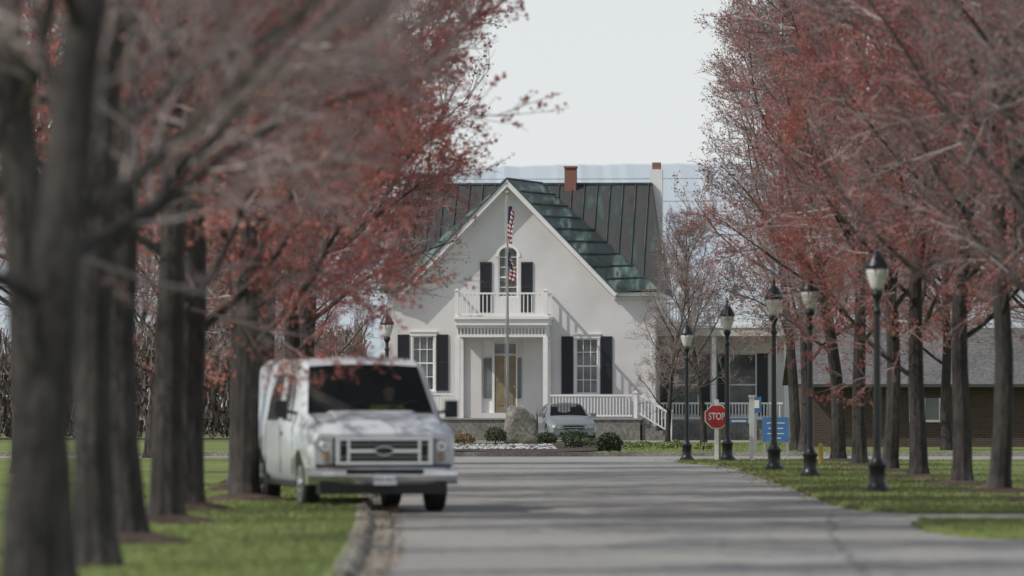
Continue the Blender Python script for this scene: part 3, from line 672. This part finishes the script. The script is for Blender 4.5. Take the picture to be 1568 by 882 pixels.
a.tube([(-.8,.92,.375),(.8,.92,.375)],[.05,.05],8,'plastic'); a.tube([(-.8,4.42,.375),(.8,4.42,.375)],[.07,.07],8,'plastic')
a.build('trim',van)
a=MB()
hc=[(.10,1.135),(.2,1.215),(.6,1.295),(.95,1.345)]
for (y0_,z0_),(y1_,z1_) in zip(hc,hc[1:]):
    a.poly([(-.52,y0_,z0_+.012),(.52,y0_,z0_+.012),(.56,y1_,z1_+.018),(-.56,y1_,z1_+.018)],'vanpaint')
    for sx in (-1,1):
        a.poly([(sx*.52,y0_,z0_+.012),(sx*.60,y0_,z0_-.03),(sx*.64,y1_,z1_-.03),(sx*.56,y1_,z1_+.018)][::sx],'vanpaint')
a.build('hood_bulge',van)
a=MB(); a.box(-.85,.85,1.1,1.5,1.0,1.28,'plastic')
for x in (-.42,.42): a.box(x-.25,x+.25,2.2,2.32,.7,1.5,'seat'); a.box(x-.13,x+.13,2.2,2.3,1.5,1.7,'seat'); a.box(x-.25,x+.25,1.75,2.2,.6,.8,'seat')
W=[(.42+.18*math.cos(t*math.pi/8),1.56-.05*math.sin(t*math.pi/8),1.22+.17*math.sin(t*math.pi/8)) for t in range(17)]
a.tube(W,[.016]*17,6,'plastic',False); a.build('interior',van)
def skinbody(name,verts,edges,rad,k,parent,root=0,sub=2):
    me=bpy.data.meshes.new(name); me.from_pydata(verts,edges,[]); o=bpy.data.objects.new(name,me); scene.collection.objects.link(o)
    me.materials.append(M[k]); md=o.modifiers.new('s','SKIN'); 
    for i,r_ in enumerate(rad): me.skin_vertices[0].data[i].radius=(r_,r_) if not isinstance(r_,tuple) else r_
    me.skin_vertices[0].data[root].use_root=True
    o.modifiers.new('ss','SUBSURF').levels=sub; o.modifiers['ss'].render_levels=sub; o.parent=parent; return o
try:
    dv_=[(.42,2.02,.82),(.42,2.05,1.05),(.42,2.05,1.32),(.42,2.03,1.43),(.60,2.03,1.38),(.66,1.86,1.18),(.56,1.6,1.24),(.24,2.03,1.38),(.18,1.86,1.18),(.28,1.6,1.24),(.50,1.7,.88),(.34,1.7,.88)]
    skinbody('driver_body',dv_,[(0,1),(1,2),(2,3),(2,4),(4,5),(5,6),(2,7),(7,8),(8,9),(0,10),(0,11)],[(.17,.13),(.17,.12),(.18,.12),.06,.07,.05,.035,.07,.05,.035,.08,.08],'vest',van)
    hd=MB(); hd.lathe([(.045,-.14),(.06,-.1),(.075,-.05),(.085,.0),(.083,.05),(.06,.1),(.02,.12)],'skin',14,(.42,2.0,1.62)); hd.tube([(.42,1.91,1.6),(.42,1.90,1.62)],[.012,.006],6,'skin')
    hd.lathe([(.09,.02),(.092,.06),(.07,.115),(.02,.135)],'hair',14,(.42,2.012,1.62)); hd.build('driver_head',van,True)
except Exception as ex_: print('driver',ex_)
sst=[(0.0,.26,.70,.74,.50,.70,.58,.60,.63,.65),(.12,.22,.80,.84,.55,.78,.66,.66,.71,.73),(.5,.2,.84,.88,.66,.80,.78,.66,.83,.85),(1.2,.2,.85,.89,.80,.80,.90,.68,.95,.98),
(1.95,.2,.85,.89,.88,.64,1.28,.55,1.36,1.39),(2.4,.2,.85,.89,.9,.64,1.32,.55,1.40,1.43),(3.1,.2,.85,.89,.9,.64,1.3,.54,1.38,1.41),(3.75,.2,.85,.88,.9,.78,1.0,.64,1.05,1.07),(4.4,.24,.82,.85,.88,.74,.96,.6,1.0,1.01),(4.55,.3,.76,.8,.8,.7,.9,.56,.94,.95)]
car,csp=vehicle('silver_sedan',sst,(3,6),[(.77,.85),(-.77,.85),(.77,3.6),(-.77,3.6)],.31,.37,'carpaint',(2.22,205,.01),R(8),[(1.5,2.3,1.98,2.3,.1,.9),(2.4,3.3,2.4,3.1,.1,.9)])
a=MB(); a.box(-.36,.36,-.02,.04,.46,.60,'plastic'); a.box(-.36,.36,-.03,-.021,.52,.54,'chrome'); a.box(-.5,.5,-.02,.05,.26,.36,'plastic'); a.box(-.16,.16,-.035,-.021,.37,.46,'plate')
for sx in (-1,1):
    xa,xb=sorted((sx*.42,sx*.70)); a.box(xa,xb,-.015,.08,.50,.62,'headlight')
    T=Matrix.Translation((sx*.96,1.55,.98)); a.box(-.1,.1,-.05,.05,-.06,.07,'carpaint',T)
a.build('front_details',car)
a=MB(); a.box(-.75,.75,1.3,1.6,.6,.9,'plastic')
for x in (-.36,.36): a.box(x-.22,x+.22,2.3,2.42,.4,1.1,'seat'); a.box(x-.12,x+.12,2.3,2.4,1.1,1.28,'seat')
a.build('interior',car)
# ------------------------------------------------------------------ trees
def rot_dir(d,ang,az):
    u=d.orthogonal().normalized(); w_=d.cross(u)
    return (d*math.cos(ang)+(u*math.cos(az)+w_*math.sin(az))*math.sin(ang)).normalized()
def tree_mesh(name,seed,H,spread,r0,nl,budk,twigk,budn,cb=.19,bs=(.014,.032)):
    rg=random.Random(seed); T=MB(); UP=Vector((0,0,1))
    def path(p,d,L,n,wig,trop):
        P=[p.copy()]; d=d.copy()
        for i in range(n):
            d=(d+Vector((rg.gauss(0,wig),rg.gauss(0,wig),rg.gauss(0,wig)))+UP*trop).normalized(); p=p+d*(L/n); P.append(p.copy())
        return P
    def at(P,f):
        x=f*(len(P)-1); i=min(int(x),len(P)-2); return P[i].lerp(P[i+1],x-i),(P[i+1]-P[i]).normalized()
    ld=path(Vector((0,0,0)),UP,H,12,.045,.05); rr=[r0*(1-i/12)**.95+.01 for i in range(13)]; rr[0]*=1.35
    fl=ld[0].lerp(ld[1],.25); ld2=[ld[0],fl]+ld[1:]; rr2=[rr[0],rr[0]*.78]+rr[1:]
    T.tube(ld2,rr2,10,'bark')
    bi=T.mi(budk)
    def bud(c):
        s=rg.uniform(*bs); u=Vector((rg.gauss(0,1),rg.gauss(0,1),rg.gauss(0,1))).normalized(); v=u.orthogonal()
        b=len(T.v); T.v+=[tuple(c-u*s),tuple(c+v*s*.8),tuple(c+u*s),tuple(c-v*s*.8)]; T.f.append((b,b+1,b+2,b+3)); T.m.append(bi)
    for i in range(nl):
        t=(i+rg.random()*.6)/nl; hf=cb+(.93-cb)*t**.95; p,dd=at(ld,hf)
        tilt=R(56-30*t+rg.uniform(-8,8)); az=i*2.4+rg.uniform(-.4,.4)
        d=Vector((math.sin(tilt)*math.cos(az),math.sin(tilt)*math.sin(az),math.cos(tilt)))
        L=spread*(.85+.75*t-1.2*t*t)*rg.uniform(.8,1.12); rb_=r0*.26*(1-.55*t)
        P=path(p,d,L,7,.10,.045); T.tube(P,[rb_*(1-k/7)**.9+.01 for k in range(8)],5,'bark')
        n2=11
        for j in range(n2):
            f=.10+.88*(j+rg.random()*.7)/n2; p2,d2=at(P,min(f,.99)); L2=L*.44*(1.15-.6*f)*rg.uniform(.7,1.2)
            dr=rot_dir(d2,R(rg.uniform(28,65)),rg.uniform(0,6.28)); P2=path(p2,dr,L2,4,.13,.03)
            T.tube(P2,[.014*(1-k/4)+.006 for k in range(5)],3,twigk,False)
            n3=8
            for k in range(n3):
                f3=.10+.9*(k+rg.random()*.8)/n3; p3,d3=at(P2,min(f3,.99)); L3=max(.38,L2*.5*(1.15-.5*f3))*rg.uniform(.7,1.2)
                dr3=rot_dir(d3,R(rg.uniform(22,52)),rg.uniform(0,6.28)); P3=path(p3,dr3,L3,2,.14,.06)
                T.tube(P3,[.008,.006,.004],3,twigk,False)
                for m_ in range(4):
                    f4=.2+.8*(m_+rg.random()*.8)/4; p4,d4=at(P3,min(f4,.99)); L4=rg.uniform(.18,.45)
                    dr4=rot_dir(d4,R(rg.uniform(20,50)),rg.uniform(0,6.28)); P4=[p4,p4+(dr4+UP*.15).normalized()*L4]
                    T.tube(P4,[.005,.003],3,twigk,False)
                    for b_ in range(budn):
                        c,_=at(P4,rg.uniform(.1,.99)); bud(c+Vector((rg.gauss(0,.03),rg.gauss(0,.03),rg.gauss(0,.03))))
    me=bpy.data.meshes.new(name); me.from_pydata(T.v,[],T.f)
    for k in T.mats: me.materials.append(M[k])
    me.polygons.foreach_set('material_index',T.m); me.update(); return me
VAR={'red1':tree_mesh('maple_a',1,12.6,4.8,.16,19,'budR','twigR',6),
 'red2':tree_mesh('maple_b',22,12.0,4.9,.17,20,'budS','twigR',8,cb=.165),
 'dull1':tree_mesh('maple_c',3,13.0,4.7,.175,19,'budD','twigG',3),
 'dull2':tree_mesh('maple_d',14,12.4,4.8,.16,19,'budR','twigG',3),
 'bare':tree_mesh('maple_e',5,11.5,4.5,.19,17,'budD','twigG',2)}
trees=[]
def tree(v,x,y,sc=1.0,z=.1,name='maple_tree',parent=None,ro=0):
    o=bpy.data.objects.new(name,VAR[v]); scene.collection.objects.link(o); o.location=(x,y,z); k=len(trees)
    o.rotation_euler=(0,0,(k*2.17+x+ro)%6.28); o.scale=(sc,sc,sc*(1+.05*math.sin(k*1.7))); trees.append(o)
    if parent: o.parent=parent
LT=[(31.5,-2.68,'bare',.85),(40,-3.25,'bare',.95),(48,-3.5,'dull1',.95),(56,-3.75,'red1',1),(65,-3.95,'red2',1.05),(73,-4.15,'red2',1.05),(80,-3.75,'red2',1.08),(88.5,-4.2,'red2',1.12),(97,-4.4,'red1',1.12),(106,-4.5,'dull2',1.12),(115,-4.5,'red1',1.12),(124,-4.6,'dull1',1.1),(133,-4.7,'dull2',1.1)]
for y,x,v,s_ in LT: tree(v,x,y,s_,ro=(2.5 if y in(65,80) else 1.6 if y==40 else 0))
RT=[(66,8.2,'bare',1),(74,7.9,'dull2',1),(82,7.8,'dull1',1),(90,7.7,'red1',1),(98,7.75,'dull2',1),(107,7.65,'red2',.95),(116,7.7,'dull2',1),(126,7.7,'red1',.97),(136,7.8,'dull1',.97),(158,8.1,'dull2',.95),(168,8.4,'dull1',.95)]
for y,x,v,s_ in RT: tree(v,x,y,s_,.05)
i=0
for y in range(70,175,20):
    tree(('dull1','bare','dull2')[i%3],-9.5-(i%2)*1.2,y+3*(i%2),1,0 if y>139 else .1); tree(('dull2','red1','bare','dull1')[i%4],13+(i%2)*1.5,y+20,1,.03); i+=1
tree('dull1',6.6,196,.62,.03); tree('bare',5.2,190,.5,.03); tree('dull2',-6.9,196,.85,.0); tree('dull1',-9.5,206,.9,.0)
tl=empty('distant_treeline'); rg=random.Random(77)
for k in range(14):
    x=rg.uniform(-32,-10) if k%2 else rg.uniform(15,34); tree(('bare','dull1')[k%2],x,rg.uniform(240,300),rg.uniform(.7,1.1),0,'tree',tl)
bw=MB(); rg=random.Random(91); ib=bw.mi('brush')
def brush(n,x0,x1,y0,y1,hh):
    for _ in range(n):
        x=rg.uniform(x0,x1); y_=rg.uniform(y0,y1); hm=hh*(.7+.45*nz(x*.35,y_*.1)); z=hm*rg.random()**.8
        a=rg.uniform(0,6.28); tl_=rg.uniform(.15,.7); w_=rg.uniform(.02,.07); lean=Vector((rg.gauss(0,.35),rg.gauss(0,.35),1)).normalized()*tl_
        s=Vector((math.cos(a),math.sin(a),0))*w_; c=Vector((x,y_,z)); b=len(bw.v)
        bw.v+=[tuple(c-s),tuple(c+s),tuple(c+s*.5+lean),tuple(c-s*.5+lean)]; bw.f.append((b,b+1,b+2,b+3)); bw.m.append(ib)
brush(22000,-27,-5.9,221,229,5); brush(5000,12,36,205,210,5)
bw.build('brushwood_hedge')
mr=MB()
for (y,x,_,_) in LT[3:]: mr.lathe([(.62,0),(.5,.05),(.2,.1)],'mulch',14,(x,y,.108))
for (y,x,_,_) in RT[:9]: mr.lathe([(.75,0),(.6,.04),(.2,.08)],'mulch',14,(x,y,.052))
mr.build('mulch_rings')
for z,y in ((14.1,300),(12.9,300)):
    a=MB(); a.tube([(x,y,z-.9*(1-(x/45)**2)) for x in range(-45,46,5)],[.015]*19,5,'seat',False); a.build('power_line')
# ------------------------------------------------------------------ light
S=Vector((-.66,-.28,.70)).normalized()
sl=bpy.data.lights.new('sun','SUN'); sl.energy=3.1; sl.angle=R(.5); sl.color=(1,.95,.87); so=bpy.data.objects.new('sun',sl); scene.collection.objects.link(so)
so.rotation_euler=S.to_track_quat('Z','Y').to_euler(); so.location=(-50,-20,60)
wd=bpy.data.worlds.new('World'); scene.world=wd; wd.use_nodes=True; nt=wd.node_tree; bg=nt.nodes['Background']; L=nt.links.new
sk=nt.nodes.new('ShaderNodeTexSky'); sk.sky_type='NISHITA'; sk.sun_disc=False; sk.sun_elevation=math.asin(S.z); sk.sun_rotation=math.atan2(S.x,S.y)%(2*math.pi)
sk.air_density=1.0; sk.dust_density=1.0; sk.ozone_density=1.5
tc=nt.nodes.new('ShaderNodeTexCoord'); sp=nt.nodes.new('ShaderNodeSeparateXYZ'); L(tc.outputs['Generated'],sp.inputs[0])
mr_=nt.nodes.new('ShaderNodeMapRange'); mr_.inputs[1].default_value=.03; mr_.inputs[2].default_value=.6; mr_.inputs[3].default_value=.95; mr_.inputs[4].default_value=.3; L(sp.outputs['Z'],mr_.inputs[0])
mx=nt.nodes.new('ShaderNodeMix'); mx.data_type='RGBA'; L(mr_.outputs[0],mx.inputs[0]); L(sk.outputs[0],mx.inputs[6]); mx.inputs[7].default_value=(8.3,8.6,8.65,1)
L(mx.outputs[2],bg.inputs[0]); bg.inputs[1].default_value=.095
# ------------------------------------------------------------------ camera
cd=bpy.data.cameras.new('camera'); cd.sensor_width=36; cd.lens=200; cd.clip_end=12000; cd.clip_start=.5
co=bpy.data.objects.new('camera',cd); scene.collection.objects.link(co); co.location=(0,0,1.5); co.rotation_euler=(R(90)+math.atan(173/F),0,0)
cd.dof.use_dof=True; cd.dof.focus_distance=175; cd.dof.aperture_fstop=2.0
scene.camera=co
scene.view_settings.view_transform='Standard'; scene.view_settings.look='None'; scene.view_settings.exposure=0
print('DONE')
